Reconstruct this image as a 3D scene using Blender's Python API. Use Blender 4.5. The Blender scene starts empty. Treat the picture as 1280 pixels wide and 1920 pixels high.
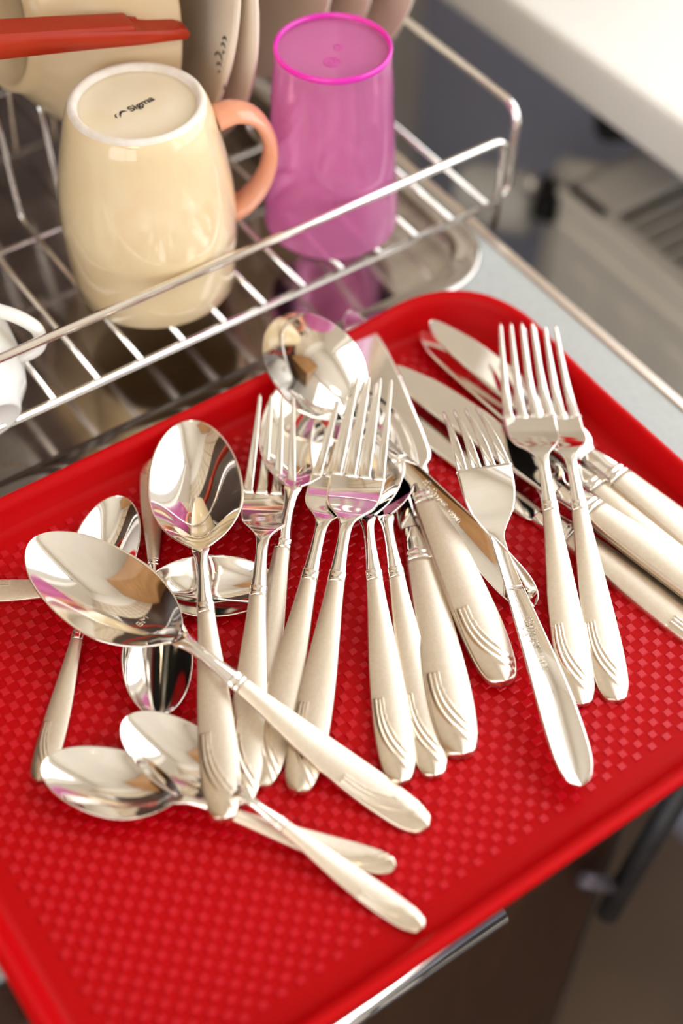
import bpy, bmesh, math, random
from mathutils import Vector, Matrix, noise
from math import sin, cos, pi, radians, sqrt

# ------------------------------------------------------------------ camera
sc = bpy.context.scene
COL = sc.collection
cd = bpy.data.cameras.new('camera')
cam = bpy.data.objects.new('camera', cd)
COL.objects.link(cam)
right = Vector((0.82041599, -0.5715939, 0.0140717))
down = Vector((-0.43387116, -0.63839254, -0.63577573))
fwd = Vector((0.3723888, 0.51549527, -0.77174556))
cam.matrix_world = Matrix(((right.x, -down.x, -fwd.x, 0), (right.y, -down.y, -fwd.y, 0),
                           (right.z, -down.z, -fwd.z, .48), (0, 0, 0, 1)))
cd.sensor_fit = 'HORIZONTAL'
cd.sensor_width = 24
cd.lens = 2733.8 * 24 / 1280
cd.clip_start = .02
cd.dof.use_dof = True
cd.dof.focus_distance = .585
cd.dof.aperture_fstop = 3.4
sc.camera = cam

# ------------------------------------------------------------------ daylight
w = bpy.data.worlds.new('sky'); sc.world = w
w.use_nodes = True
bg = w.node_tree.nodes['Background']
bg.inputs[0].default_value = (.95, .975, 1, 1)
bg.inputs[1].default_value = 6.0
WIN_Y0, WIN_Y1, WIN_Z0, WIN_Z1 = -1.25, .62, .02, 1.30
WALL_X = .70
pl = bpy.data.lights.new('window_portal', 'AREA')
pl.shape = 'RECTANGLE'; pl.size = WIN_Z1 - WIN_Z0; pl.size_y = WIN_Y1 - WIN_Y0
pl.cycles.is_portal = True
po = bpy.data.objects.new('window_portal', pl); COL.objects.link(po)
po.location = (WALL_X + .11, (WIN_Y0 + WIN_Y1) / 2, (WIN_Z0 + WIN_Z1) / 2)
po.rotation_euler = (0, radians(90), 0)
# second window, in the far left wall of the room
LW_Y0, LW_Y1, LW_Z0, LW_Z1 = -1.85, .05, -.15, 1.40
pl2 = bpy.data.lights.new('left_window_portal', 'AREA'); pl2.shape = 'RECTANGLE'
pl2.size = LW_Z1 - LW_Z0; pl2.size_y = LW_Y1 - LW_Y0; pl2.cycles.is_portal = True
po2 = bpy.data.objects.new('left_window_portal', pl2); COL.objects.link(po2)
po2.location = (-1.39, (LW_Y0 + LW_Y1) / 2, (LW_Z0 + LW_Z1) / 2); po2.rotation_euler = (0, radians(-90), 0)
# warm fill light added under the ceiling, no lamp known there
cl = bpy.data.lights.new('ceiling_fill_light', 'AREA'); cl.shape = 'DISK'; cl.size = .55; cl.energy = 9
cl.color = (1, .86, .66)
co = bpy.data.objects.new('ceiling_fill_light', cl); COL.objects.link(co)
co.location = (-.75, -.75, 1.54)

sc.view_settings.view_transform = 'Standard'
sc.view_settings.look = 'None'
sc.view_settings.gamma = 1
sc.view_settings.use_curve_mapping = False
sc.view_settings.exposure = -0.85

# ------------------------------------------------------------------ materials
def mat(name, col, rough=.5, metal=0., **k):
    m = bpy.data.materials.new(name); m.use_nodes = True
    b = m.node_tree.nodes['Principled BSDF']
    b.inputs['Base Color'].default_value = (*col, 1)
    b.inputs['Roughness'].default_value = rough
    b.inputs['Metallic'].default_value = metal
    for kk, v in k.items():
        b.inputs[kk.replace('_', ' ')].default_value = v
    return m

def nd(m, t, **k):
    n = m.node_tree.nodes.new(t)
    for a, v in k.items():
        if hasattr(n, a): setattr(n, a, v)
        else: n.inputs[a].default_value = v
    return n

def lk(m, a, b): m.node_tree.links.new(a, b)

def noisy(m, c1, c2, scale=20., detail=4, bump=0., stretch=None, rough=None, lo=.35, hi=.65):
    """procedural colour variation + fine relief"""
    b = m.node_tree.nodes['Principled BSDF']
    tc = nd(m, 'ShaderNodeTexCoord'); mp = nd(m, 'ShaderNodeMapping')
    lk(m, tc.outputs['Object'], mp.inputs[0])
    if stretch: mp.inputs['Scale'].default_value = stretch
    n = nd(m, 'ShaderNodeTexNoise', Scale=scale, Detail=detail)
    lk(m, mp.outputs[0], n.inputs['Vector'])
    r = nd(m, 'ShaderNodeValToRGB')
    r.color_ramp.elements[0].color = (*c1, 1); r.color_ramp.elements[1].color = (*c2, 1)
    r.color_ramp.elements[0].position = lo; r.color_ramp.elements[1].position = hi
    lk(m, n.outputs[0], r.inputs[0]); lk(m, r.outputs[0], b.inputs['Base Color'])
    if rough:
        mr = nd(m, 'ShaderNodeMapRange'); mr.inputs['To Min'].default_value = rough[0]; mr.inputs['To Max'].default_value = rough[1]
        lk(m, n.outputs[0], mr.inputs['Value']); lk(m, mr.outputs[0], b.inputs['Roughness'])
    if bump:
        bp = nd(m, 'ShaderNodeBump', Strength=bump, Distance=.0005)
        lk(m, n.outputs[0], bp.inputs['Height']); lk(m, bp.outputs[0], b.inputs['Normal'])
    return m

POL = mat('polished_steel', (.93, .90, .85), .05, 1)
noisy(POL, (.90, .87, .82), (.95, .92, .87), 45, rough=(.035, .075))
FRO = mat('satin_steel', (.86, .81, .73), .42, 1)
noisy(FRO, (.81, .72, .59), (.86, .77, .65), 700, 3, bump=.03, rough=(.40, .48))
# the satin handles have a polished engraved fan at their end: mask is a mesh attribute
def satin_with_ornament():
    m = FRO.copy(); m.name = 'satin_steel_with_polished_end'
    b = m.node_tree.nodes['Principled BSDF']
    old = b.inputs['Roughness'].links[0].from_socket
    at_ = nd(m, 'ShaderNodeAttribute', attribute_name='polish')
    mx = nd(m, 'ShaderNodeMix'); mx.data_type = 'FLOAT'
    lk(m, at_.outputs['Fac'], mx.inputs[0]); lk(m, old, mx.inputs[2]); mx.inputs[3].default_value = .24
    lk(m, mx.outputs[0], b.inputs['Roughness'])
    return m
FRO2 = satin_with_ornament()
CHR = mat('chrome_wire', (.90, .86, .82), .10, 1)
noisy(CHR, (.86, .82, .78), (.93, .90, .86), 120, rough=(.06, .16))
STEEL = mat('brushed_sink_steel', (.5, .46, .43), .15, 1)
noisy(STEEL, (.44, .40, .37), (.60, .56, .52), 22, 6, bump=.04, stretch=(1, 2, 1), rough=(.06, .17))
RED = mat('red_tray_plastic', (.50, .0, .002), .42, 0, Specular_IOR_Level=.12)
RED.node_tree.nodes['Principled BSDF'].inputs['Subsurface Weight'].default_value = .35
RED.node_tree.nodes['Principled BSDF'].inputs['Subsurface Radius'].default_value = (1, .0, .002)
RED.node_tree.nodes['Principled BSDF'].inputs['Subsurface Scale'].default_value = .006
_n = nd(RED, 'ShaderNodeTexNoise', Scale=1500.); _b = nd(RED, 'ShaderNodeBump', Strength=.12, Distance=.0003)
lk(RED, _n.outputs[0], _b.inputs['Height']); lk(RED, _b.outputs[0], RED.node_tree.nodes['Principled BSDF'].inputs['Normal'])
REDT = mat('red_tray_pattern', (.56, .0, .009), .30, 0, Specular_IOR_Level=.4)
CREAM = mat('cream_glaze', (.84, .70, .46), .12, 0, Coat_Weight=.6, Coat_Roughness=.05)
noisy(CREAM, (.80, .63, .37), (.85, .69, .44), 30)
FOOT = mat('unglazed_foot', (.86, .79, .70), .7); noisy(FOOT, (.80, .72, .62), (.90, .84, .77), 120, bump=.3)
BASEG = mat('mug_base_glaze', (.86, .76, .55), .25); noisy(BASEG, (.84, .73, .50), (.88, .79, .60), 60)
PEACH = mat('peach_glaze', (.86, .38, .24), .16, 0, Coat_Weight=.5); noisy(PEACH, (.84, .35, .20), (.88, .43, .30), 40)
INK = mat('dark_ink', (.02, .015, .02), .5)
PLATE = mat('cream_plate_glaze', (.80, .68, .54), .18); noisy(PLATE, (.77, .65, .51), (.83, .72, .59), 8)
BOWL = mat('cream_bowl_glaze', (.72, .55, .33), .2); noisy(BOWL, (.66, .48, .26), (.76, .61, .41), 9)
WHITE = mat('white_porcelain', (.88, .87, .82), .15); noisy(WHITE, (.86, .85, .79), (.90, .89, .85), 20)
GOLD = mat('gold_print', (.75, .50, .15), .35)
REDP = mat('orange_red_plastic', (.38, .018, .002), .35, 0, Specular_IOR_Level=.3); noisy(REDP, (.36, .02, .003), (.42, .03, .006), 30)
GREYM = mat('dull_grey_metal', (.10, .085, .10), .5, .3); noisy(GREYM, (.09, .075, .09), (.12, .10, .12), 60)
WTOP = mat('grey_worktop_laminate', (.52, .56, .54), .45); noisy(WTOP, (.47, .51, .50), (.51, .55, .54), 300, bump=.1)
EDGE = mat('metal_edge_strip', (.80, .70, .62), .3, 1); noisy(EDGE, (.76, .66, .58), (.84, .75, .68), 50, stretch=(30, 1, 30))
BLUE = mat('blue_grey_wall_paint', (.16, .165, .22), .8); noisy(BLUE, (.46, .49, .66), (.49, .52, .69), 6, bump=.2)
SILL = mat('white_sill_paint', (.86, .84, .79), .4); noisy(SILL, (.84, .82, .77), (.88, .86, .82), 5)
RAD = mat('cream_radiator_enamel', (.80, .74, .66), .35); noisy(RAD, (.86, .82, .74), (.89, .85, .78), 10)
BLACK = mat('black_rubber', (.015, .014, .016), .5); noisy(BLACK, (.012, .011, .013), (.022, .02, .022), 80)
DARKW = mat('dark_brown_laminate', (.035, .012, .006), .35); noisy(DARKW, (.028, .010, .005), (.045, .016, .008), 12, stretch=(8, 8, 1))
FLOORM = mat('brown_floor', (.20, .13, .085), .5); noisy(FLOORM, (.17, .11, .07), (.24, .16, .105), 3, 5)
WALLM = mat('beige_wall_paint', (.72, .64, .52), .8); noisy(WALLM, (.76, .70, .61), (.80, .74, .66), 5)
CEIL = mat('warm_white_ceiling', (.84, .77, .66), .9); noisy(CEIL, (.82, .75, .64), (.86, .80, .70), 4)
WOOD = mat('orange_wood_veneer', (.42, .20, .07), .35); noisy(WOOD, (.30, .13, .04), (.52, .27, .10), 7, 8, stretch=(1, 1, 9))
FRAMEM = mat('white_window_frame', (.85, .84, .81), .4); noisy(FRAMEM, (.84, .83, .80), (.87, .86, .84), 6)
TILE = mat('beige_wall_tile', (.66, .55, .42), .2)
_b = TILE.node_tree.nodes['Principled BSDF']; _tc = nd(TILE, 'ShaderNodeTexCoord'); _mp = nd(TILE, 'ShaderNodeMapping')
_mp.inputs['Rotation'].default_value = (radians(90), 0, 0); _br = nd(TILE, 'ShaderNodeTexBrick', Scale=1.)
_br.inputs['Brick Width'].default_value = .10; _br.inputs['Row Height'].default_value = .10; _br.inputs['Mortar Size'].default_value = .003
_br.offset = 0; _br.inputs['Color1'].default_value = (.68, .57, .43, 1); _br.inputs['Color2'].default_value = (.60, .49, .36, 1)
_br.inputs['Mortar'].default_value = (.10, .07, .05, 1)
lk(TILE, _tc.outputs['Object'], _mp.inputs[0]); lk(TILE, _mp.outputs[0], _br.inputs['Vector']); lk(TILE, _br.outputs[0], _b.inputs['Base Color'])
CURT = mat('white_net_curtain', (.85, .84, .80), .8); noisy(CURT, (.83, .82, .78), (.87, .86, .82), 40)

def pink_plastic(clear=.16):
    m = bpy.data.materials.new('translucent_pink_plastic'); m.use_nodes = True
    nt = m.node_tree; nt.nodes.clear()
    out = nt.nodes.new('ShaderNodeOutputMaterial')
    fr = nd(m, 'ShaderNodeFresnel', IOR=1.45)
    gl = nd(m, 'ShaderNodeBsdfGlossy', Roughness=.12)
    tl = nd(m, 'ShaderNodeBsdfTranslucent'); df = nd(m, 'ShaderNodeBsdfDiffuse'); tr = nd(m, 'ShaderNodeBsdfTransparent')
    n = nd(m, 'ShaderNodeTexNoise', Scale=25.); r = nd(m, 'ShaderNodeValToRGB')
    tc = nd(m, 'ShaderNodeTexCoord'); lk(m, tc.outputs['Object'], n.inputs['Vector'])
    r.color_ramp.elements[0].color = (1, .30, .66, 1); r.color_ramp.elements[1].color = (1, .38, .74, 1)
    lk(m, n.outputs[0], r.inputs[0])
    for s in (tl, df): lk(m, r.outputs[0], s.inputs['Color'])
    tr.inputs['Color'].default_value = (1, .55, .86, 1)
    a = nd(m, 'ShaderNodeMixShader', Fac=.38); lk(m, tl.outputs[0], a.inputs[1]); lk(m, df.outputs[0], a.inputs[2])
    b = nd(m, 'ShaderNodeMixShader', Fac=clear); lk(m, a.outputs[0], b.inputs[1]); lk(m, tr.outputs[0], b.inputs[2])
    c = nd(m, 'ShaderNodeMixShader'); lk(m, fr.outputs[0], c.inputs[0]); lk(m, b.outputs[0], c.inputs[1]); lk(m, gl.outputs[0], c.inputs[2])
    lk(m, c.outputs[0], out.inputs[0])
    return m
PINK = pink_plastic()
PINKB = pink_plastic(.05)
PINKR = mat('pink_plastic_rim', (.85, .02, .45), .2, 0, Subsurface_Weight=.3)

# ------------------------------------------------------------------ mesh helpers
def link_obj(name, bm, m, parent=None, smooth=True):
    me = bpy.data.meshes.new(name)
    bmesh.ops.recalc_face_normals(bm, faces=bm.faces)
    if smooth:
        for f in bm.faces: f.smooth = True
    bm.to_mesh(me); bm.free()
    me.materials.append(m)
    o = bpy.data.objects.new(name, me); COL.objects.link(o)
    if parent: o.parent = parent
    return o

def thing(name, label, cat, loc=(0, 0, 0), rot=(0, 0, 0), group=None):
    o = bpy.data.objects.new(name, None); COL.objects.link(o)
    o.empty_display_size = .01
    o.location = loc; o.rotation_euler = rot
    return tag(o, label, cat, group)

def tag(o, label, cat, group=None):
    o['label'] = label; o['category'] = cat
    if group: o['group'] = group
    return o

def struct(o): o['kind'] = 'structure'; return o

def box(bm, a, b, bev=0.):
    r = bmesh.ops.create_cube(bm, size=1)
    for v in r['verts']:
        v.co = Vector((a[i] + (v.co[i] + .5) * (b[i] - a[i]) for i in range(3)))
    if bev:
        es = list({e for v in r['verts'] for e in v.link_edges})
        bmesh.ops.bevel(bm, geom=es, offset=bev, segments=2, affect='EDGES', profile=.5)
    return r['verts']

def lathe(bm, prof, n=64, origin=(0, 0, 0), M=None, rad=None):
    """prof: list of (r, z); r==0 closes"""
    rings = []
    o = Vector(origin)
    for (r, z) in prof:
        if r < 1e-6:
            v = Vector((0, 0, z)); rings.append([bm.verts.new((M @ v if M else v) + o)])
        else:
            ring = []
            for i in range(n):
                t = 2 * pi * i / n
                rr = rad(r, z, t) if rad else r
                v = Vector((rr * cos(t), rr * sin(t), z))
                ring.append(bm.verts.new((M @ v if M else v) + o))
            rings.append(ring)
    for a, b in zip(rings, rings[1:]):
        if len(a) == 1 and len(b) == 1: continue
        for i in range(n):
            j = (i + 1) % n
            if len(a) == 1: bm.faces.new((a[0], b[i], b[j]))
            elif len(b) == 1: bm.faces.new((a[i], b[0], a[j]))
            else: bm.faces.new((a[i], b[i], b[j], a[j]))

def smooth_path(pts, r=.006, n=5):
    """round the corners of a polyline"""
    P = [Vector(p) for p in pts]; out = [P[0]]
    for a, b, c in zip(P, P[1:], P[2:]):
        d1 = (a - b); d2 = (c - b)
        k = min(r, d1.length * .49, d2.length * .49)
        p1 = b + d1.normalized() * k; p2 = b + d2.normalized() * k
        for i in range(n + 1):
            t = i / n; out.append(p1 * (1 - t) ** 2 + b * 2 * t * (1 - t) + p2 * t * t)
    out.append(P[-1]); return out

def tube(bm, pts, r, n=10, ry=None, up=None, cap=True, radii=None):
    P = [Vector(p) for p in pts]; rings = []
    prev = Vector(up) if up else None
    for i, p in enumerate(P):
        t = (P[min(i + 1, len(P) - 1)] - P[max(i - 1, 0)]).normalized()
        if prev is None:
            prev = Vector((0, 0, 1)) if abs(t.z) < .9 else Vector((1, 0, 0))
        u = (prev - t * prev.dot(t)).normalized(); prev = u
        v = t.cross(u)
        ra = radii[i] if radii else r; rb = (ry if ry else r) * (ra / r)
        rings.append([bm.verts.new(p + u * ra * cos(2 * pi * k / n) + v * rb * sin(2 * pi * k / n)) for k in range(n)])
    for a, b in zip(rings, rings[1:]):
        for k in range(n):
            j = (k + 1) % n; bm.faces.new((a[k], a[j], b[j], b[k]))
    if cap:
        bm.faces.new(rings[0][::-1]); bm.faces.new(rings[-1])

def prism(bm, pts, z0, z1, M=None):
    f = lambda p, z: (M @ Vector((p[0], p[1], z)) if M else Vector((p[0], p[1], z)))
    a = [bm.verts.new(f(p, z0)) for p in pts]; b = [bm.verts.new(f(p, z1)) for p in pts]
    n = len(pts)
    bm.faces.new(a[::-1]); bm.faces.new(b)
    for i in range(n): bm.faces.new((a[i], a[(i + 1) % n], b[(i + 1) % n], b[i]))

def interp(tab, x):
    """monotone-ish cubic interpolation of (x, y) table"""
    if x <= tab[0][0]: return tab[0][1]
    if x >= tab[-1][0]: return tab[-1][1]
    for i in range(len(tab) - 1):
        x0, y0 = tab[i]; x1, y1 = tab[i + 1]
        if x0 <= x <= x1:
            def sl(j):
                if j <= 0: return (tab[1][1] - tab[0][1]) / (tab[1][0] - tab[0][0])
                if j >= len(tab) - 1: return (tab[-1][1] - tab[-2][1]) / (tab[-1][0] - tab[-2][0])
                return (tab[j + 1][1] - tab[j - 1][1]) / (tab[j + 1][0] - tab[j - 1][0])
            m0, m1 = sl(i), sl(i + 1); d = x1 - x0; t = (x - x0) / d
            return ((2 * t ** 3 - 3 * t * t + 1) * y0 + (t ** 3 - 2 * t * t + t) * d * m0
                    + (-2 * t ** 3 + 3 * t * t) * y1 + (t ** 3 - t * t) * d * m1)

def sheet(xs, half, top, thick, nv=16, yc=None, attr=None, flare=.0003, k=1.):
    """closed thin body: half(x) half-width, top(x, v) upper height, thick(x) thickness"""
    bm = bmesh.new(); T = []; B = []; S = []
    lay = bm.verts.layers.float.new('polish') if attr else None
    for x in xs:
        hw = max(half(x), 1e-5); c = yc(x) if yc else 0.
        rt = []; rb = []
        for j in range(nv + 1):
            v = -cos(pi * j / nv) * .35 + (2 * j / nv - 1) * .65
            z = top(x, v)
            a = bm.verts.new((x * k, (c + v * hw) * k, z * k)); b = bm.verts.new((x * k, (c + v * hw) * k, (z - thick(x)) * k))
            if lay: a[lay] = attr(x, v); b[lay] = 0
            rt.append(a); rb.append(b)
        s0 = bm.verts.new((x * k, (c - hw - flare) * k, (top(x, -1) - thick(x) / 2) * k))
        s1 = bm.verts.new((x * k, (c + hw + flare) * k, (top(x, 1) - thick(x) / 2) * k))
        if lay: s0[lay] = .6; s1[lay] = .6
        T.append(rt); B.append(rb); S.append((s0, s1))
    for i in range(len(xs) - 1):
        for j in range(nv):
            bm.faces.new((T[i][j], T[i + 1][j], T[i + 1][j + 1], T[i][j + 1]))
            bm.faces.new((B[i][j], B[i][j + 1], B[i + 1][j + 1], B[i + 1][j]))
        bm.faces.new((T[i][0], S[i][0], S[i + 1][0], T[i + 1][0])); bm.faces.new((S[i][0], B[i][0], B[i + 1][0], S[i + 1][0]))
        bm.faces.new((T[i][nv], T[i + 1][nv], S[i + 1][1], S[i][1])); bm.faces.new((S[i][1], S[i + 1][1], B[i + 1][nv], B[i][nv]))
    for i in (0, len(xs) - 1):
        loop = T[i] + [S[i][1]] + B[i][::-1] + [S[i][0]]
        bm.faces.new(loop if i == 0 else loop[::-1])
    return bm

def frange(a, b, n, ends='n'):
    out = []
    for i in range(n + 1):
        t = i / n
        if ends == 'both': t = .5 - .5 * cos(pi * t)
        elif ends == 'lo': t = 1 - cos(pi / 2 * t)
        elif ends == 'hi': t = sin(pi / 2 * t)
        out.append(a + (b - a) * t)
    return out

# ------------------------------------------------------------------ the setting
FZ = -.87      # kitchen floor
CZ = -.006     # worktop height (the tray floor is z = 0)
X0, Y0, Y1, TOPZ = -1.3, -2.1, .86, 1.62

def slab(name, a, b, m, kind='structure', bev=0., parent=None):
    bm = bmesh.new(); box(bm, a, b, bev); o = link_obj(name, bm, m, parent, smooth=False)
    if kind and not parent: o['kind'] = kind
    return o
slab('floor', (X0, Y0, FZ - .05), (WALL_X + .2, Y1, FZ), FLOORM)
slab('ceiling', (X0, Y0, TOPZ), (WALL_X + .2, Y1, TOPZ + .05), CEIL)
bm = bmesh.new()
box(bm, (X0 - .1, Y0 - .1, FZ), (X0, Y1 + .1, LW_Z0)); box(bm, (X0 - .1, Y0 - .1, LW_Z1), (X0, Y1 + .1, TOPZ))
box(bm, (X0 - .1, Y0 - .1, LW_Z0), (X0, LW_Y0, LW_Z1)); box(bm, (X0 - .1, LW_Y1, LW_Z0), (X0, Y1 + .1, LW_Z1))
struct(link_obj('wall_left', bm, WALLM, None, False))
bm = bmesh.new()
for a, b in (((LW_Y0, LW_Z0), (LW_Y1, LW_Z0 + .05)), ((LW_Y0, LW_Z1 - .05), (LW_Y1, LW_Z1)), ((LW_Y0, LW_Z0), (LW_Y0 + .05, LW_Z1)),
             ((LW_Y1 - .05, LW_Z0), (LW_Y1, LW_Z1)), ((-.92, LW_Z0), (-.86, LW_Z1))):
    box(bm, (X0 - .06, a[0], a[1]), (X0 - .03, b[0], b[1]), .003)
struct(link_obj('window_2', bm, FRAMEM, None, False))
slab('wall_front', (X0, Y0 - .1, FZ), (WALL_X + .2, Y0, TOPZ), WALLM)
slab('wall_back', (X0, Y1, FZ), (WALL_X + .2, Y1 + .1, TOPZ), WALLM)
bm = bmesh.new()                                   # right wall with the window opening
box(bm, (WALL_X, Y0, FZ), (WALL_X + .2, Y1, WIN_Z0 - .03)); box(bm, (WALL_X, Y0, WIN_Z1), (WALL_X + .2, Y1, TOPZ))
box(bm, (WALL_X, Y0, WIN_Z0 - .03), (WALL_X + .2, WIN_Y0, WIN_Z1)); box(bm, (WALL_X, WIN_Y1, WIN_Z0 - .03), (WALL_X + .2, Y1, WIN_Z1))
struct(link_obj('wall_right', bm, WALLM, None, False))
slab('wall_right', (WALL_X - .004, Y0, FZ), (WALL_X, Y1, WIN_Z0 - .045), BLUE)                # painted blue-grey below the sill
slab('trim_1', (.545, WIN_Y0 - .1, -.034), (WALL_X + .1, WIN_Y1 + .14, .0), SILL, bev=.004)     # window sill board
bm = bmesh.new()
fx0, fx1 = WALL_X + .08, WALL_X + .10
for a, b in (((WIN_Y0, WIN_Z0 - .02), (WIN_Y1, WIN_Z0 + .04)), ((WIN_Y0, WIN_Z1 - .05), (WIN_Y1, WIN_Z1)),
             ((WIN_Y0, WIN_Z0), (WIN_Y0 + .05, WIN_Z1)), ((WIN_Y1 - .05, WIN_Z0), (WIN_Y1, WIN_Z1)),
             ((-.36, WIN_Z0), (-.30, WIN_Z1)), ((WIN_Y0, .92), (-.33, .97))):
    box(bm, (fx0, a[0], a[1]), (fx1, b[0], b[1]), .003)
struct(link_obj('window_1', bm, FRAMEM, None, False))
# tiled splashback, part of the back wall
bm = bmesh.new(); box(bm, (X0, Y1 - .008, .60), (.69, Y1 - .0005, 1.0)); struct(link_obj('trim_2', bm, TILE, None, False))
slab('trim_3', (X0, Y1 - .012, CZ), (.42, Y1 - .0005, .60), DARKW)      # dark splash board behind the sink

# ------------------------------------------------------------------ kitchen counter
t = thing('kitchen_counter', 'dark brown base cabinet with chrome bar handle under grey worktop', 'cabinet', (0, .45, FZ))
def kid(name, a, b, m, parent, bev=.0008):
    bm = bmesh.new(); o = parent.location; box(bm, Vector(a) - o, Vector(b) - o, bev); return link_obj(name, bm, m, parent, False)
kid('carcass', (-1.25, .222, FZ + .10), (.329, Y1 - .02, CZ - .03), DARKW, t)
kid('plinth', (-1.25, .25, FZ), (.30, Y1 - .04, FZ + .10), BLACK, t)
for (a, b) in ((-.35, .028), (.032, .329)):
    d = kid('door', (a, .203, FZ + .11), (b, .221, CZ - .004), DARKW, t, .002)
bm = bmesh.new(); o_ = t.location
tube(bm, [Vector((-.06, .157, -.052)) - o_, Vector((.193, .157, -.052)) - o_], .0055, 20); link_obj('bar_handle', bm, CHR, t)
for x in (-.03, .165):
    bm = bmesh.new(); tube(bm, [Vector((x, .157, -.052)) - o_, Vector((x, .204, -.052)) - o_], .004, 12); link_obj('handle_post', bm, CHR, t)
bm = bmesh.new(); o_ = t.location
for a, b in (((-1.25, .222, CZ - .028), (.3985, .408, CZ)), ((.3845, .408, CZ - .028), (.3985, .835, CZ)), ((.30, .408, CZ - .012), (.3845, .4205, CZ))):
    box(bm, Vector(a) - o_, Vector(b) - o_, .0004)
link_obj('worktop', bm, WTOP, t, False)
bm = bmesh.new()
for a, b in (((.3985, .222, CZ - .028), (.4035, .835, CZ + .0012)),): box(bm, Vector(a) - o_, Vector(b) - o_, .0008)
link_obj('edge_strip', bm, EDGE, t, False)
kid('end_panel', (.3292, .206, FZ), (.3315, Y1 - .02, CZ - .03), SILL, t)
kid('front_edge_strip', (.3270, .2025, FZ + .11), (.3318, .2060, CZ - .03), BLACK, t)

# ------------------------------------------------------------------ steel drainer
def rrect(x0, x1, y0, y1, r, n=10, seg=1):
    out = []; arcs = []
    for cx, cy, a in ((x1 - r, y0 + r, -90), (x1 - r, y1 - r, 0), (x0 + r, y1 - r, 90), (x0 + r, y0 + r, 180)):
        for i in range(n + 1):
            th = radians(a + 90 * i / n); out.append((cx + r * cos(th), cy + r * sin(th)))
        arcs.append(out); out = []
    for k in range(4):                       # straight runs subdivided
        A, B = arcs[k][-1], arcs[(k + 1) % 4][0]; out += arcs[k]
        out += [(A[0] + (B[0] - A[0]) * i / seg, A[1] + (B[1] - A[1]) * i / seg) for i in range(1, seg)]
    return out

def ringbody(bm, prof, x0, x1, y0, y1, R, n=10, close=True, seg=12):
    """prof: (inset, z) rings from inside out; inset shrinks the rounded rectangle"""
    rings = []
    for ins, z in prof:
        r = max(R - ins, .001)
        rings.append([bm.verts.new((x, y, z)) for x, y in rrect(x0 + ins, x1 - ins, y0 + ins, y1 - ins, r, n, seg)])
    m = len(rings[0])
    for a, b in zip(rings, rings[1:]):
        for i in range(m): bm.faces.new((a[i], a[(i + 1) % m], b[(i + 1) % m], b[i]))
    bm.faces.new(rings[0])
    if close: bm.faces.new(rings[-1][::-1])
    return rings

t = thing('sink_drainer', 'stained stainless steel drainer with a rolled rounded rim under the dish rack', 'sink', (-.2, .62, CZ))
bm = bmesh.new(); o_ = Vector(t.location)
ringbody(bm, [(.030, -.019), (.022, -.018), (.0175, -.013), (.0155, -.007), (.0135, -.0050), (.006, -.0048), (.003, -.0040), (.0010, -.0042), (0, -.0055), (.0005, -.0065), (.004, -.0068)],
         -.85, .3965, .4085, .835, .036, 14)
for v in bm.verts: v.co -= o_
link_obj('basin_sheet', bm, STEEL, t)
bm = bmesh.new()
for i in range(15):      # pressed drainage ribs
    y = .50 + i * .02
    tube(bm, [Vector((-.25, y, -.0188)) - o_, Vector((.345, y, -.0188)) - o_], .0022, 8)
link_obj('drainage_ribs', bm, STEEL, t)

# ------------------------------------------------------------------ dish rack
t = thing('dish_rack', 'chrome wire dish rack holding the cream mug, pink tumbler and plates', 'dish rack', (.1, .6, CZ))
o_ = Vector(t.location)
def wire(name, pts, r, rr=.007, n=10):
    bm = bmesh.new(); tube(bm, [p - o_ for p in smooth_path(pts, rr)], r, n); return link_obj(name, bm, CHR, t)
FY = .4335
wire('front_rail', [(-.42, FY, .0517), (.4065, FY, .0517), (.4065, FY + .001, CZ + .002)], .0021, .009, 14)
wire('side_rail', [(.4185, .80, .060), (.4185, .4405, .060), (.4165, .438, .014), (.4065, .4375, .012)], .0022, .010, 14)
wire('bottom_rail', [(-.42, FY, .0140), (.4065, FY, .0140)], .0020, .004, 14)
wire('bottom_rail', [(-.42, .7950, .0140), (.4065, .795, .0140)], .0020, .004, 14)
wire('corner_post', [(.4065, .80, .060), (.4065, .80, CZ - .004)], .0020, .004)
for y in (.537, .655): wire('cross_wire', [(-.42, y, .0138), (.4065, y, .0138)], .0014, .004)
for k in range(-20, 12):
    x = .1560 + .02195 * k
    if k == 11: x = .3975
    z = .0166
    if -14 <= k <= 8 and k != 0 and k != 1:
        pts = [(x, FY - .001, z), (x, .5505, z), (x, .5565, z + .055), (x, .575, z + .066), (x, .592, z + .055), (x, .598, z), (x, .797, z)]
        wire('floor_wire', pts, .0013, .008, 8)
    else:
        wire('floor_wire', [(x, FY - .001, z), (x, .797, z)], .0013, .004, 8)

# ------------------------------------------------------------------ plates and bowl in the rack
def plate(name, label, c, yc, R, lean, m, depth=.018, group=None):
    t = thing(name, label, 'plate', (c + depth, yc, .0185), (0, 0, 0), group)
    M = Matrix.Rotation(radians(-90) + lean, 4, 'Y')        # axis +z -> -x, front towards the camera side
    prof = [(0, 0), (R * .55, 0), (R * .62, .001), (R * .72, depth * .45), (R * .80, depth * .62), (R * .985, depth), (R, depth - .0005),
            (R * .995, depth - .003), (R * .80, depth * .62 - .004), (R * .66, -.002), (R * .62, -.006), (R * .58, -.006), (R * .56, -.003), (0, -.003)]
    bm = bmesh.new(); lathe(bm, prof, 96, (R * sin(lean), 0, R * cos(lean)), M)
    link_obj('plate_body', bm, m, t)
    return t
plate('plate', 'cream plate with flower print standing nearest the mug, left of the tumbler', .268, .597, .122, .12, PLATE, .016)
plate('plate', 'pale cream plate seen between the mug handle and the tumbler', .291, .592, .118, .0, PLATE, .009)
plate('plate', 'cream plate whose rim rises just behind the top of the tumbler', .350, .621, .120, .0, PLATE, .014)
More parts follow.
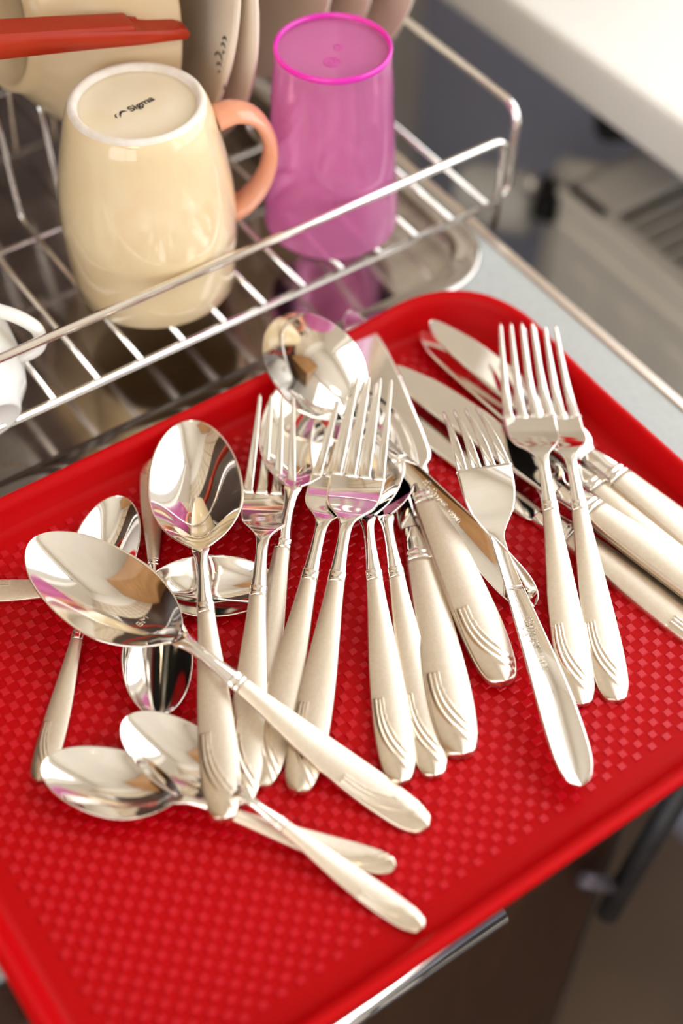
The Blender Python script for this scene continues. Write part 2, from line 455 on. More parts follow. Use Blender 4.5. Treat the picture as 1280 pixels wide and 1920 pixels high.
plate('plate', 'cream plate second from the right end of the row of plates', .372, .617, .120, .0, PLATE, .014)
plate('plate', 'rightmost cream plate of the row of plates behind the tumbler', .390, .607, .120, .0, PLATE, .012)

PR = bpy.data.objects['plate']
bm = bmesh.new(); rnd = random.Random(4)
for i in range(7):
    cy, cz, r = -.112 + rnd.uniform(-.003, .003), .104 - .0035 * i, rnd.uniform(.0016, .0032)
    xx = .0155 + (cz + .002) * sin(.12) - .0185 + .0005
    tube(bm, [Vector((xx - .0125 + .125 * 0, cy + r * cos(a * pi / 5), cz + r * sin(a * pi / 5))) for a in range(8 + i % 3)], .00035, 5)
pp = link_obj('flower_print', bm, INK, PR.children[0])
t = thing('bowl', 'deep cream bowl standing on its side above the mug, behind red utensil handle', 'bowl', (.266, .562, .088))
M = Matrix.Rotation(radians(90 + 10), 4, 'Y') @ Matrix.Rotation(radians(0), 4, 'X')
R = .058
prof = [(.0, -.046), (.024, -.046), (.026, -.050), (.029, -.050), (.031, -.044), (.044, -.030), (.053, -.012), (.057, 0), (.0575, .001), (.0555, .001), (.051, -.012), (.042, -.028), (.028, -.041), (0, -.043)]
bm = bmesh.new(); lathe(bm, [(r * 1.12, z * 1.12) for r, z in prof], 64, (0, 0, .02), M); link_obj('bowl_body', bm, BOWL, t)

# ------------------------------------------------------------------ red utensil
t = thing('cooking_utensil', 'orange-red plastic utensil handle with a slot lying over the rack', 'utensil', (.25, .52, .12))
o_ = Vector(t.location)
A = Vector((.2745, .4990, .124)); B = Vector((.150, .5175, .150))
dx = (A - B).normalized(); L = (A - B).length
up = Vector((0, 0, 1)); up = (up - dx * up.dot(dx)).normalized(); sd = dx.cross(up)
MM = Matrix((( dx.x, up.x, sd.x, 0), (dx.y, up.y, sd.y, 0), (dx.z, up.z, sd.z, 0), (0, 0, 0, 1)))
pts_top = [(0, .0075), (.022, .0050), (.045, .0046), (.070, .0048), (.0975, .0050), (.0995, .0046), (.1005, .0018), (.104, .0014), (.120, .0026), (.1240, .0018), (.1258, -.0006), (.1244, -.0030)]
pts_bot = [(.104, -.0040), (.080, -.0048), (.05, -.0062), (.022, -.0078), (0, -.0090)]
bm = bmesh.new(); prism(bm, pts_top + pts_bot, -.006, .006, MM)
for v in bm.verts: v.co += B - o_
bmesh.ops.bevel(bm, geom=[e for e in bm.edges], offset=.0011, segments=3, affect='EDGES', profile=.6)
link_obj('handle', bm, REDP, t)
bm = bmesh.new()
tube(bm, smooth_path([B - o_ + Vector((.002, 0, 0)), B - o_ + Vector((-.05, .01, .0)), B - o_ + Vector((-.07, .03, -.06)), B - o_ + Vector((-.02, .04, -.125))], .02), .007, 12)
link_obj('neck', bm, REDP, t)

# ------------------------------------------------------------------ mug
MX, MY, MZ = .2328, .4760, .0185
t = thing('mug', 'cream glazed mug with peach handle upside down on the rack', 'mug', (MX, MY, MZ))
H = .0965
outer = [(.0362, 0), (.0372, .0010), (.0382, .012), (.0393, .028), (.0396, .042), (.0385, .056), (.0362, .070), (.0334, .083), (.0318, .0895), (.0306, .0935), (.0292, .0955)]
inner = [(.0350, .0005), (.0358, .014), (.0366, .030), (.0366, .045), (.0350, .060), (.0325, .075), (.029, .086), (.02, .090), (0, .0905)]
full = outer + [(.0282, .0962)]
bm = bmesh.new(); lathe(bm, inner[::-1] + full + [(.0262, .0958), (.0255, .0935)], 96); link_obj('mug_body', bm, CREAM, t)
bm = bmesh.new(); lathe(bm, [(.0294, .0951), (.0291, .0963), (.0280, .0972), (.0266, .0972), (.0256, .0962), (.0250, .0940), (.0246, .0932)], 96); link_obj('foot_ring', bm, FOOT, t)
bm = bmesh.new(); lathe(bm, [(0, .0936), (.015, .0936), (.0235, .0937), (.0252, .0945), (.0258, .0935), (.02, .0925), (0, .0925)], 96); bo = link_obj('base_disc', bm, BASEG, t)
hd = Vector((.95, -.31, 0)).normalized()
hp = [(.0335, .0820), (.042, .0835), (.051, .0790), (.0565, .0680), (.0570, .0560), (.0530, .0440), (.0455, .0350), (.0375, .0310)]
pts = []
for i in range(33):
    s = i / 32 * (len(hp) - 1); a = min(int(s), len(hp) - 2)
    pts.append(hd * interp([(j, p[0]) for j, p in enumerate(hp)], s) + Vector((0, 0, interp([(j, p[1]) for j, p in enumerate(hp)], s))))
bm = bmesh.new(); tube(bm, pts, .0033, 20, ry=.0068, up=hd.cross(Vector((0, 0, 1))).cross(hd), radii=[.0042 - .0009 * sin(pi * i / 32) for i in range(33)])
link_obj('handle', bm, PEACH, t)

def text_mesh(name, s, size, m, parent, loc, rot, extrude=.0002, sx=1., bold=0., shear=0.):
    cu = bpy.data.curves.new(name, 'FONT'); cu.body = s; cu.size = size; cu.extrude = extrude; cu.offset = bold; cu.shear = shear
    cu.align_x = 'CENTER'; cu.align_y = 'CENTER'
    tmp = bpy.data.objects.new(name + '_tmp', cu); COL.objects.link(tmp)
    dg = bpy.context.evaluated_depsgraph_get(); dg.update()
    me = bpy.data.meshes.new_from_object(tmp.evaluated_get(dg))
    bpy.data.objects.remove(tmp); bpy.data.curves.remove(cu)
    me.materials.clear(); me.materials.append(m)
    o = bpy.data.objects.new(name, me); COL.objects.link(o); o.parent = parent
    o.location = loc; o.rotation_euler = rot; o.scale = (sx, 1, 1)
    return o
TA = radians(9)
lg = text_mesh('printed_word', 'Sigma', .0052, INK, bo, (.0024, .0010, .09374), (0, 0, TA), .00004, 1.08, .00012)
bm = bmesh.new()
prism(bm, [(-.0024, .0004), (-.0016, .0018), (-.0002, .0022), (-.0012, .0014), (-.0017, .0004), (-.0019, -.0008)], 0, .00006)
prism(bm, [(-.0008, -.0016), (-.0002, .0004), (.0010, .0020), (.0022, .0024), (.0034, .0016), (.0040, .0002), (.0028, .0010), (.0016, .0010), (.0004, .0000)], 0, .00006)
sw = link_obj('printed_swoosh', bm, INK, bo, False); sw.location = (-.0088, -.0012, .09372); sw.rotation_euler = (0, 0, TA)

# ------------------------------------------------------------------ pink tumbler
t = thing('tumbler', 'translucent pink plastic tumbler upside down on the rack', 'cup', (.3264, .4660, .0180))
def swirl(r, z, th):
    if z < .002 or z > .092: return r
    s = sin(2 * th + z * 62); k = 1 / (1 + math.exp(-s * 14))
    return r - .00045 * k
bm = bmesh.new()
po_ = [(.0318, 0), (.0326, .0008)]
for i in range(40):
    z = .002 + .0905 * i / 39; po_.append((.0325 - .0062 * (i / 39) ** 1.25, z))
lathe(bm, po_ + [(.0258, .0945), (.0252, .0952)], 128, rad=swirl)     # thin moulded wall
link_obj('cup_wall', bm, PINK, t)
bm = bmesh.new(); lathe(bm, [(.0252, .0930), (.0240, .0926), (0, .0927)], 96); cb = link_obj('cup_base', bm, PINKB, t)
bm = bmesh.new()
lathe(bm, [(.0246, .0945), (.0250, .0958), (.0257, .0961), (.0264, .0955), (.0266, .0940), (.0262, .0932), (.0250, .0934), (.0246, .0945)], 96)
link_obj('base_rim', bm, PINKR, t)
bm = bmesh.new()
def ring(cx, cy, r, w, n=32):
    tube(bm, [Vector((cx + r * cos(2 * pi * i / n), cy + r * sin(2 * pi * i / n), .0929)) for i in range(n + 1)], w, 6, cap=False)
ring(-.0052, -.0066, .0033, .00022); ring(-.0052, -.0066, .0015, .00018)
for a in range(3):                         # recycling triangle
    p = [Vector((.0035 + .0024 * cos(radians(90 + 120 * (a + q) + 15)), .0010 + .0024 * sin(radians(90 + 120 * (a + q) + 15)), .0929)) for q in (0, .8)]
    tube(bm, p, .0002, 6)
link_obj('embossed_marks', bm, PINKR, cb)

# ------------------------------------------------------------------ white cup at the left edge
t = thing('teacup', 'white porcelain cup with gold print lying in the rack, cut by left edge', 'cup', (.1250, .4500, .0310))
bm = bmesh.new()
M = Matrix.Rotation(radians(108), 4, 'X') @ Matrix.Rotation(radians(0), 4, 'Y')
prof = [(0, .021), (.011, .0210), (.0125, .023), (.014, .023), (.0155, .020), (.022, .013), (.0265, .002), (.028, -.012), (.029, -.026), (.028, -.0262), (.0268, -.012), (.025, .002), (.020, .011), (0, .017)]
lathe(bm, prof, 64, (0, 0, 0), M); cupb = link_obj('cup_body', bm, WHITE, t)
bm = bmesh.new()
hpw = [(.013, .004, .0345), (.0192, .002, .0305), (.0274, -.0045, .0268), (.0335, -.0095, .020), (.0320, -.0120, .0125), (.0245, -.0085, .0078), (.018, -.002, .0060), (.010, .003, .0050)]
tube(bm, smooth_path([Vector(p) for p in hpw], .008, 6), .0027, 14, ry=.0036); link_obj('handle', bm, WHITE, t)
bm = bmesh.new()
for i in range(7):
    a = radians(-30 - i * 9)
    p = M @ Vector((.0225 * cos(a), .0225 * sin(a) , .0125)); box(bm, p - Vector((.0007, .0003, .0006)), p + Vector((.0007, .0003, .0006)))
link_obj('gold_print', bm, GOLD, cupb)

# ------------------------------------------------------------------ tray
t = thing('serving_tray', 'red plastic serving tray with raised checker floor, cutlery spread on it', 'tray', (.193, .27, CZ))
o_ = Vector(t.location)
TX0, TX1, TY0, TY1, TR = .0215, .3645, .1395, .3998, .050
prof = [(.0130, 0), (.0108, .0004), (.0088, .0022), (.0062, .0085), (.0048, .0112), (.0030, .0124), (.0014, .0124), (.0003, .0114), (0, .0098), (.0002, .0060), (.0012, .0060), (.0016, .0095), (.0030, .0102), (.0045, .0085), (.0075, -.0005), (.0100, -.0028), (.0130, -.0034), (.0170, -.0035)]
bm = bmesh.new(); ringbody(bm, prof, TX0, TX1, TY0, TY1, TR, 16)
for v in bm.verts:                       # the rim rises a little towards the corners
    dc = min(math.hypot(v.co.x - cx, v.co.y - cy) for cx in (TX0, TX1) for cy in (TY0, TY1))
    if v.co.z > .003: v.co.z += .0075 * max(0, 1 - max(0, dc - .015) / .085) ** 1.6 * min(1, (v.co.z - .003) / .006)
    v.co -= o_
link_obj('tray_body', bm, RED, t)
bm = bmesh.new(); a = .0038; hh = .00045; e = .00045
nx = int((TX1 - TX0) / a) + 1; ny = int((TY1 - TY0) / a) + 1
def inside(x, y, ins):
    r = TR - ins; cx = min(max(x, TX0 + ins + r), TX1 - ins - r); cy = min(max(y, TY0 + ins + r), TY1 - ins - r)
    return (x - cx) ** 2 + (y - cy) ** 2 <= r * r
for i in range(nx):
    for j in range(ny):
        if (i + j) % 2: continue
        x = TX0 + (i + .5) * a; y = TY0 + (j + .5) * a
        if not inside(x, y, .0175): continue
        q = a / 2 - .0001; p = q - e
        vb = [bm.verts.new(Vector((x + sx * q, y + sy * q, -.00005)) - o_) for sx, sy in ((-1, -1), (1, -1), (1, 1), (-1, 1))]
        vt = [bm.verts.new(Vector((x + sx * p, y + sy * p, hh)) - o_) for sx, sy in ((-1, -1), (1, -1), (1, 1), (-1, 1))]
        bm.faces.new(vt)
        for k in range(4): bm.faces.new((vb[k], vb[(k + 1) % 4], vt[(k + 1) % 4], vt[k]))
rp = link_obj('raised_checker_pattern', bm, REDT, t, False); rp['kind'] = 'stuff'

# ------------------------------------------------------------------ cutlery
NECK = [(.065, .0073), (.078, .0098), (.090, .0121), (.102, .0139), (.110, .0145)]
HZ = [(0, .0024), (.010, .0021), (.03, .0026), (.048, .0043)] + NECK
HW = [(0, .0010), (.0012, .0034), (.004, .0050), (.009, .0063), (.020, .0070), (.030, .0070), (.046, .0063), (.064, .0049), (.078, .0037), (.090, .0030)]
BAND = .087
def orn(x, v):
    """height and polish of the engraved fan at the handle end; v=+1 is the left edge"""
    u = -v; X = x * 1000
    def line(off, s0, k, p):
        if X > s0: return 9
        return -1 + off + (2 - off) * max(0, (s0 - X) / k) ** p
    l = [line(.62, 36, 27, 2.6), line(.42, 36, 30, 3.0), line(.22, 36, 33, 3.4)]
    if X > 36 or u > l[0]: return 0., 0.
    h_ = -.00012
    for q in l:
        d = abs(u - q); h_ += .00042 * math.exp(-(d / .07) ** 2)
    return h_, 1.

def utensil_handle(k=1., plain=False):
    if plain:
        xs = frange(0, .016, 12, 'lo') + frange(.017, .0887, 40)
        return sheet(xs, lambda x: interp([(0, .0008), (.0012, .0032), (.004, .0052), (.010, .0068), (.020, .0072), (.036, .0068), (.062, .0052), (.0905, .0034)], x),
                     lambda x, v: interp(HZ, x) + .0010 * (1 - v * v), lambda x: .0022 - .0005 * x / .09, 16, k=k)
    xs = frange(0, .012, 16, 'lo') + frange(.0126, .040, 44) + frange(.0415, BAND, 24)
    return sheet(xs, lambda x: interp(HW, x), lambda x, v: interp(HZ, x) + .0011 * (1 - v * v) + orn(x, v)[0], lambda x: .0022,
                 36, attr=lambda x, v: orn(x, v)[1], k=k)

def band_mesh(k=1.):
    xs = [.0862 + .0042 * i / 14 for i in range(15)]
    def top(x, v):
        s = (x - .0862) / .0042 - .12 * abs(v)
        return interp(HZ, x) + .0011 * (1 - v * v) + .00022 * max(0, sin(s * 2 * pi * 1.5)) ** 1 + .00008
    return sheet(xs, lambda x: .00325, top, lambda x: .0024, 10, k=k)

def spoon_bowl(k=1., L=.193):
    b0 = .116
    def half(x):
        if x < b0: return interp([(.0885, .0031), (.098, .0024), (.106, .0022), (.112, .0025), (.116, .0036)], x)
        u = (x - b0) / (L - b0)
        t = (u - .47) / .53 if u > .47 else (.47 - u) / .47
        w = .0198 * (max(0, 1 - t ** 2.1) ** .52 if u > .47 else max(0, 1 - t ** 2.0) ** .78)
        return max(w, .0036 * (1 - u) ** 2, .00002)
    rim = NECK[1:] + [(.118, .0138), (.127, .0120), (.140, .0106), (.165, .0102), (.193, .0112)]
    def top(x, v):
        u = max(0, min(1, (x - b0) / (L - b0)))
        dep = .0086 * max(0, sin(pi * u ** .92)) ** .75
        cr = .0011 * max(0, 1 - u * 6)
        sh = (1 - v * v) * (1 - .25 * v * v)
        return interp(rim, x) - dep * sh + cr * (1 - v * v)
    spoon_bowl.top = top
    xs = frange(.0885, b0, 12) + frange(b0 + .0006, L, 56, 'both')
    return sheet(xs, half, top, lambda x: .0011 + .0014 * max(0, min(1, (b0 + .008 - x) / .02)), 28, k=k)

FZP = NECK[1:] + [(.117, .0132), (.125, .0092), (.134, .0055), (.143, .0042), (.154, .0042), (.168, .0062), (.182, .0096), (.192, .0128)]
PZP = NECK[1:] + [(.117, .0132), (.125, .0090), (.134, .0052), (.143, .0040), (.153, .0046), (.164, .0074), (.178, .0135)]
def fork_head(k=1., root=.144, zp=FZP, nk=1.):
    def half(x): return interp([(.0885, .0031 * nk), (.098, .0024 * nk * nk), (.108, .0022 * nk * nk), (.114, .0030), (.119, .0060), (.124, .0092), (.130, .0108), (.138, .0113), (.146, .0114)], x)
    return sheet(frange(.0885, root, 40), half, lambda x, v: interp(zp, x) + .0010 * (1 - v * v) * max(0, 1 - (x - .0885) / .030) - .0006 * (1 - v * v) * min(1, max(0, (x - .119) / .015)),
                 lambda x: .0017, 20, k=k)
def fork_tine(i, k=1., tip=.192, root=.1432, zp=FZP):
    c0 = (-.00925, -.0031, .0031, .00925)[i]
    def yc(x):
        u = (x - root) / (tip - root); return c0 * (1 - .22 * u)
    def half(x):
        u = (x - root) / (tip - root); w = .00215 * (1 - u) + .0006 * u
        if u > .96: w *= sqrt(max(.02, 1 - ((u - .96) / .04) ** 2))
        if u < .04: w += .0006 * (1 - u / .04) ** 2
        return w
    return sheet(frange(root, tip, 28), half, lambda x, v: interp(zp, x) - .0001 + .0001 * (1 - v * v), lambda x: .0016 - .0006 * (x - root) / (tip - root), 6, yc=yc, flare=.0001, k=k)

def make_spoon(name, k=1., plain=False):
    r = bpy.data.objects.new(name, None); COL.objects.link(r); r.empty_display_size = .01
    link_obj('bowl', spoon_bowl(k, .178 if plain else .193), POL, r)
    link_obj('handle', utensil_handle(k, plain), POL if plain else FRO2, r)
    if not plain: link_obj('neck_band', band_mesh(k), POL, r)
    return r

def make_fork(name, plain=False):
    r = bpy.data.objects.new(name, None); COL.objects.link(r); r.empty_display_size = .01
    zp, tip, root = (PZP, .178, .1402) if plain else (FZP, .192, .1432)
    link_obj('head', fork_head(1., root + .0008, zp, 1.1 if plain else 1.), POL, r)
    for i in range(4): link_obj('tine', fork_tine(i, 1., tip, root, zp), POL, r)
    link_obj('handle', utensil_handle(1., plain), POL if plain else FRO2, r)
    if not plain: link_obj('neck_band', band_mesh(), POL, r)
    return r

def make_knife(name):
    r = bpy.data.objects.new(name, None); COL.objects.link(r); r.empty_display_size = .01
    def kh(x): return interp([(0, .0012), (.0012, .0042), (.004, .0060), (.010, .0075), (.022, .0084), (.036, .0084), (.06, .0074), (.08, .0063), (.093, .0056)], x)
    kz = [(0, .0035), (.02, .0048), (.05, .0056), (.093, .0052)]
    xs = frange(0, .012, 16, 'lo') + frange(.0126, .040, 44) + frange(.0415, .0915, 26)
    link_obj('handle', sheet(xs, kh, lambda x, v: interp(kz, x) + .0014 * (1 - v * v) + orn(x, v)[0], lambda x: interp(kz, x) - .0002, 36, attr=lambda x, v: orn(x, v)[1], flare=.0006), FRO2, r)
    def bh(x): return interp([(.0915, .0058), (.096, .0055), (.102, .0051), (.107, .0050), (.1095, .0046)], x)
    bz = [(.0915, .0053), (.0928, .0056), (.0941, .0052), (.0952, .0055), (.0965, .0052), (.103, .0046), (.1095, .0036)]
    link_obj('bolster', sheet(frange(.0915, .1095, 30), bh, lambda x, v: interp(bz, x) + .0013 * (1 - v * v), lambda x: interp(bz, x) - .0004, 14, flare=.0004), POL, r)
    def sp(x): return interp([(.108, .0042), (.112, .0060), (.116, .0064), (.15, .0064), (.18, .0060), (.198, .0046), (.206, .0024), (.2105, -.0004), (.212, -.0030)], x)
    def ed(x):
        e_ = interp([(.108, -.0042), (.112, -.0060), (.116, -.0096), (.122, -.0112), (.15, -.0120), (.172, -.0124), (.190, -.0112), (.202, -.0084), (.209, -.0058), (.212, -.0034)], x)
        if .125 < x < .165: e_ += .00022 * (1 if int(round(x / .0008)) % 2 else -1)
        return e_
    xs = [.108 + .0008 * i for i in range(130)] + [.212]
    link_obj('blade', sheet(xs, lambda x: (sp(x) - ed(x)) / 2, lambda x, v: .0028 + .0002 * v, lambda x: .0012, 8, yc=lambda x: (sp(x) + ed(x)) / 2, flare=.0001), POL, r)
    return r

def copy_tree(root):
    c = root.copy(); COL.objects.link(c)
    for ch in root.children:
        d = ch.copy(); COL.objects.link(d); d.parent = c
    return c

# PLACEMENTS-BEGIN
PLACES = [
    ('R1', 'fork', (0.2516, 0.1882, 0.0009), (0.0000, -0.0519, 1.0298)),
    ('R2', 'fork', (0.2643, 0.1822, -0.0001), (0.0000, -0.0356, 1.0425)),
    ('F4', 'fork', (0.1411, 0.2184, 0.0015), (0.0000, -0.0796, 0.8045)),
    ('F5', 'fork', (0.1310, 0.2290, 0.0001), (0.0000, -0.0683, 0.7617)),
    ('F6', 'fork', (0.1206, 0.2259, 0.0010), (0.0000, -0.0323, 0.9188)),
    ('F3', 'plain_fork', (0.2256, 0.1599, 0.0101), (3.1416, -0.1449, 1.1680)),
    ('S1', 'tablespoon', (0.1109, 0.2203, 0.0095), (0.0000, 0.0399, 1.0914)),
    ('S2', 'tablespoon', (0.1721, 0.1808, 0.0003), (0.0000, -0.0638, 1.8976)),
    ('S8', 'plain_spoon', (0.2649, 0.2334, 0.0057), (2.6495, -0.1774, 1.6455)),
    ('S9', 'tablespoon', (0.1369, 0.2466, 0.0001), (0.0000, -0.0111, 0.8342)),
    ('S10', 'tablespoon', (0.1740, 0.2000, 0.0021), (0.0000, -0.0008, 1.0625)),
    ('S11', 'tablespoon', (0.1866, 0.1957, 0.0001), (0.0000, 0.0041, 1.1063)),
    ('S3', 'teaspoon', (0.0653, 0.2769, 0.0002), (0.0000, 0.0024, 0.8289)),
    ('S4', 'teaspoon', (0.0757, 0.3754, 0.0004), (0.2092, -0.0061, -0.6060)),
    ('S5', 'teaspoon', (0.1781, 0.3895, 0.0011), (0.0000, 0.0019, -2.0682)),
    ('S6', 'teaspoon', (0.1479, 0.1513, 0.0005), (0.0000, -0.0250, 1.9168)),
    ('S7', 'teaspoon', (0.1536, 0.1751, 0.0005), (0.0000, -0.0072, 2.2565)),
    ('H1', 'knife', (0.2323, 0.2116, 0.0025), (0.0000, -0.0257, 1.2569)),
    ('H2', 'knife', (0.2000, 0.1965, 0.0000), (0.0000, -0.0047, 1.0986)),
    ('K1', 'knife', (0.3489, 0.1735, -0.0013), (0.0699, -0.0562, 1.6936)),
    ('K2', 'knife', (0.3348, 0.1752, -0.0001), (0.1047, -0.0123, 1.6384)),
    ('K3', 'knife', (0.3313, 0.1650, 0.0065), (0.0000, 0.0046, 1.7511)),
    ('K4', 'knife', (0.3187, 0.1636, -0.0025), (0.0000, -0.0167, 1.7486)),
]
# PLACEMENTS-END
INFO = {
 'R1': 'dinner fork at the right, its tines lying over the other right-hand fork',
 'R2': 'rightmost dinner fork, half under another fork near the tray rim',
 'F4': 'dinner fork on top at the centre, lying over spoon bowls',
 'F5': 'dinner fork tucked under the left side of the central top fork',
 'F6': 'dinner fork left of centre with clear tines, right of the upright tablespoon',
 'F3': 'plain polished fork lying face down with engraved words on its back',
 'S1': 'upright tablespoon on the left with bowl pointing to the tray back edge',
 'S2': 'large tablespoon lying diagonally on top at the left, stamped BM',
 'S8': 'plain polished spoon face down with its bowl over the tray back rim',
 'S9': 'tablespoon behind the left fork, its bowl under the face-down plain spoon',
 'S10': 'tablespoon under the two central forks, upper of two nested spoons',
 'S11': 'tablespoon nested under another spoon beneath the central forks',
 'S3': 'teaspoon whose bowl peeks out behind the big diagonal tablespoon',
 'S4': 'teaspoon lying sideways, bowl under the neck of the upright tablespoon',
 'S5': 'teaspoon pointing towards the viewer, dark bowl below the diagonal tablespoon neck',
 'S6': 'blurred front teaspoon whose handle ends lowest on the tray',
 'S7': 'leftmost front teaspoon lying under the other front teaspoon',
 'H1': 'satin-handled knife pointing at the pink tumbler, blade beside the central forks',
 'H2': 'satin-handled knife right of the two nested tablespoon handles, blade hidden under others',
 'K1': 'knife nearest the right rim of the tray',
 'K2': 'knife second from the right rim, half under its neighbour',
 'K3': 'knife with serrated blade lying over the lowest right knife under the forks',
 'K4': 'lowest of the four right-hand knives, handle running to the right edge',
}
GROUP = {'fork': 'dinner forks on the tray', 'plain_fork': None, 'tablespoon': 'tablespoons on the tray', 'teaspoon': 'teaspoons on the tray', 'plain_spoon': None, 'knife': 'table knives on the tray'}
NAME = {'fork': 'dinner_fork', 'plain_fork': 'plain_fork', 'tablespoon': 'tablespoon', 'teaspoon': 'teaspoon', 'plain_spoon': 'plain_spoon', 'knife': 'table_knife'}
CAT = {'fork': 'fork', 'plain_fork': 'fork', 'tablespoon': 'spoon', 'teaspoon': 'spoon', 'plain_spoon': 'spoon', 'knife': 'knife'}
PROTO = {}
for key, kind, loc, rot in PLACES:
    if kind not in PROTO:
        if kind == 'knife': o = make_knife('table_knife')
        elif 'fork' in kind: o = make_fork(NAME[kind], kind == 'plain_fork')
        else: o = make_spoon(NAME[kind], .692 if kind == 'teaspoon' else 1., kind == 'plain_spoon')
        PROTO[kind] = o
    else: o = copy_tree(PROTO[kind])
    o.location = loc; o.rotation_euler = rot
    tag(o, INFO[key], CAT[kind], GROUP[kind])
    hnd = [c for c in o.children if c.name.startswith('handle')][0]
    if key in ('F3', 'S8'):
        # the words run along the back of the handle, tops towards +y
        for word, size, xx, yy, shx, sx in (('Bonhauyur', .0038, .066, .0010, .35, .9), ('18/10', .0030, .0520, .0004, 0, .95), ('SILGA', .0022, .0665, -.0022, 0, 1.)):
            zb = interp(HZ, xx) - .0022; sl = (interp(HZ, xx + .003) - interp(HZ, xx - .003)) / .006
            text_mesh('engraved_line', word, size, POL, hnd, (xx, yy, zb - .00004), (0, pi - math.atan(sl), 0), .00014, sx, .00002, shx)
    if key == 'S2':
        bw = [c for c in o.children if c.name.startswith('bowl')][0]
        bx, by = .137, -.0015
        f = lambda x, y: spoon_bowl.top(x, y / .0175)
        gx = (f(bx + .001, by) - f(bx - .001, by)) / .002; gy = (f(bx, by + .001) - f(bx, by - .001)) / .002
        nz = Vector((-gx, -gy, 1)).normalized(); xr = Vector((0, -1, -gy)); xr = (xr - nz * xr.dot(nz)).normalized(); yr = nz.cross(xr)
        eu = Matrix((xr, yr, nz)).transposed().to_euler()
        text_mesh('stamped_letters', 'BM', .0042, FRO, bw, Vector((bx, by, f(bx, by))) + nz * .00015, eu, .0001, 1., .0)

# ------------------------------------------------------------------ radiator and valve under the window
t = thing('radiator', 'cream panel radiator with top grille under the window sill', 'radiator', (.62, .20, -.48))
o_ = Vector(t.location)
rx0, rx1, ry1, rz = .572, .672, .552, -.128
def rk(name, a, b, bev=.002): 
    bm = bmesh.new(); box(bm, Vector(a) - o_, Vector(b) - o_, bev); return link_obj(name, bm, RAD, t, False)
rk('front_panel', (rx0, -.75, -.48), (rx0 + .012, ry1, rz - .004), .005)
rk('back_panel', (rx1 - .012, -.75, -.48), (rx1, ry1, rz - .004), .005)
rk('end_cap', (rx0 + .004, ry1 - .004, -.47), (rx1 - .004, ry1 + .004, rz))
bm = bmesh.new()
box(bm, Vector((rx0 - .002, -.75, rz - .006)) - o_, Vector((rx0 + .014, ry1 + .003, rz)) - o_, .003)
box(bm, Vector((rx1 - .014, -.75, rz - .006)) - o_, Vector((rx1 + .002, ry1 + .003, rz)) - o_, .003)
box(bm, Vector((rx0, ry1 - .040, rz - .006)) - o_, Vector((rx1, ry1 + .003, rz)) - o_, .003)
link_obj('grille_frame', bm, RAD, t, False)
for i in range(40):
    y = ry1 - .052 - i * .0125
    rk('grille_slat', (rx0 + .012, y, rz - .012), (rx1 - .012, y + .0022, rz - .001), .0003)
bm = bmesh.new(); box(bm, Vector((rx0 + .02, -.74, -.47)) - o_, Vector((rx1 - .02, ry1 - .045, rz - .05)) - o_, .002)
link_obj('convector_core', bm, DARKW, t, False)
bm = bmesh.new()                         # pressed ribs of the front panel
for i in range(26):
    y = ry1 - .045 - i * .046
    box(bm, Vector((rx0 - .0015, y, -.45)) - o_, Vector((rx0 + .001, y + .022, rz - .05)) - o_, .0012)
link_obj('pressed_ribs', bm, RAD, t, False)
bm = bmesh.new(); box(bm, Vector((rx0 - .004, -.75, rz - .030)) - o_, Vector((rx0 + .001, ry1 - .004, rz - .022)) - o_, .0018); link_obj('edge_ridge', bm, RAD, t, False)

t = thing('radiator_valve', 'white thermostatic valve head with black joint on the radiator pipe', 'valve', (.62, .63, -.22))
o_ = Vector(t.location)
bm = bmesh.new()
c = Vector((.610, .640, -.212)); ax = Vector((-.45, .86, -.12)).normalized()
Mq = ax.to_track_quat('Z', 'Y').to_matrix().to_4x4()
lathe(bm, [(0, -.022), (.019, -.022), (.0225, -.019), (.024, -.008), (.024, .022), (.022, .034), (.018, .038), (0, .039)], 40, c - o_, Mq); link_obj('valve_head', bm, FRAMEM, t)
bm = bmesh.new(); tube(bm, [c - ax * .020 - o_, c - ax * .038 - o_], .010, 20); tube(bm, [Vector((.62, .604, -.185)) - o_, Vector((.628, .585, -.165)) - o_], .014, 16); link_obj('black_joint', bm, BLACK, t)
bm = bmesh.new(); bmesh.ops.create_uvsphere(bm, u_segments=20, v_segments=12, radius=.0085)
for v in bm.verts: v.co += Vector((.604, .612, -.176)) - o_
link_obj('chrome_cap', bm, CHR, t)
bm = bmesh.new(); tube(bm, [Vector((.622, .60, -.165)) - o_, Vector((.630, .556, -.150)) - o_], .011, 16); link_obj('white_coupling', bm, RAD, t)
bm = bmesh.new(); tube(bm, [Vector((.64, .585, -.12)) - o_, Vector((.655, .535, -.095)) - o_, Vector((.66, .46, -.085)) - o_], .015, 16); link_obj('black_hose', bm, BLACK, t)
bm = bmesh.new(); tube(bm, [Vector((.64, .615, -.19)) - o_, Vector((.645, .625, -.30)) - o_, Vector((.645, .625, FZ)) - o_], .008, 12); link_obj('pipe', bm, RAD, t)

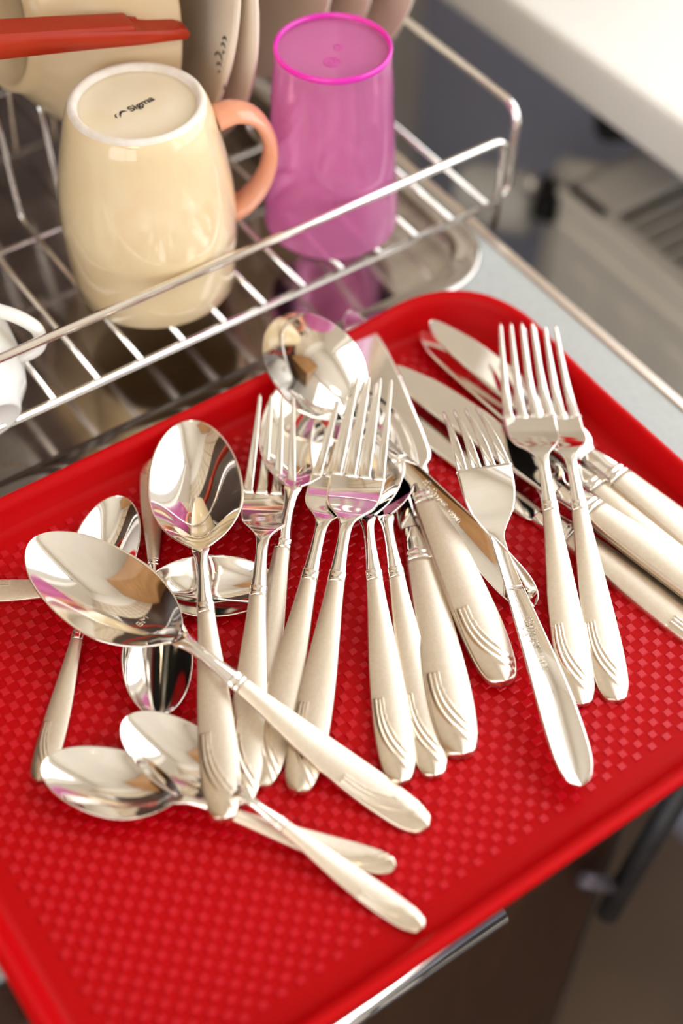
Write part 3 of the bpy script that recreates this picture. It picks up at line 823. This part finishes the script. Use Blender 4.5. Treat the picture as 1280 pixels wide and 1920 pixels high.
# ------------------------------------------------------------------ low right corner
t = thing('stool', 'blurred black metal leg of a stool standing beside the dark cabinet', 'stool', (.46, .05, FZ))
o_ = Vector(t.location)
bm = bmesh.new(); tube(bm, [Vector((.3517, .1895, -.15)) - o_, Vector((.3240, .1896, -.28)) - o_], .0065, 14); link_obj('leg', bm, BLACK, t)
bm = bmesh.new(); tube(bm, [Vector((.3230, .1920, -.2480)) - o_, Vector((.2960, .1920, -.2090)) - o_], .0048, 12); link_obj('cross_bar', bm, GREYM, t)
bm = bmesh.new(); box(bm, Vector((.350, -.07, -.152)) - o_, Vector((.56, .196, -.140)) - o_, .004); link_obj('seat', bm, BLACK, t, False)
for (x, y) in ((.54, .17), (.54, -.05), (.37, -.05)):
    bm = bmesh.new(); tube(bm, [Vector((x, y, -.15)) - o_, Vector((x, y, FZ)) - o_], .009, 12); link_obj('leg', bm, BLACK, t)

# ------------------------------------------------------------------ cupboards seen in the reflections, and the added ceiling fitting
def cupboard(name, label, a, b, nd_, m, axis=0):
    t = thing(name, label, 'cupboard', ((a[0] + b[0]) / 2, (a[1] + b[1]) / 2, a[2])); o_ = Vector(t.location)
    bm = bmesh.new(); box(bm, Vector(a) - o_, Vector(b) - o_, .002); link_obj('carcass', bm, m, t, False)
    n = nd_
    for i in range(n):
        x0 = a[0] + (b[0] - a[0]) * i / n; x1 = a[0] + (b[0] - a[0]) * (i + 1) / n
        bm = bmesh.new(); box(bm, Vector((x0 + .003, a[1] - .018, a[2] + .003)) - o_, Vector((x1 - .003, a[1] - .0005, b[2] - .003)) - o_, .002); d = link_obj('door', bm, m, t, False)
    return t
cupboard('wall_cupboard', 'orange-brown wooden wall cupboard above the sink, seen in the spoons', (-1.28, .50, .45), (-.35, .845, 1.45), 3, WOOD)
t = thing('added_ceiling_lamp', 'round white fitting added for the ceiling fill light, out of view', 'lamp', (-.75, -.75, 1.62))  # unseen fitting, added to go with the ceiling fill light
bm = bmesh.new(); lathe(bm, [(0, 0), (.19, 0), (.20, -.02), (.19, -.05), (.18, -.05), (.18, -.02), (0, -.02)], 40); link_obj('fill_lamp_ring', bm, FRAMEM, t)
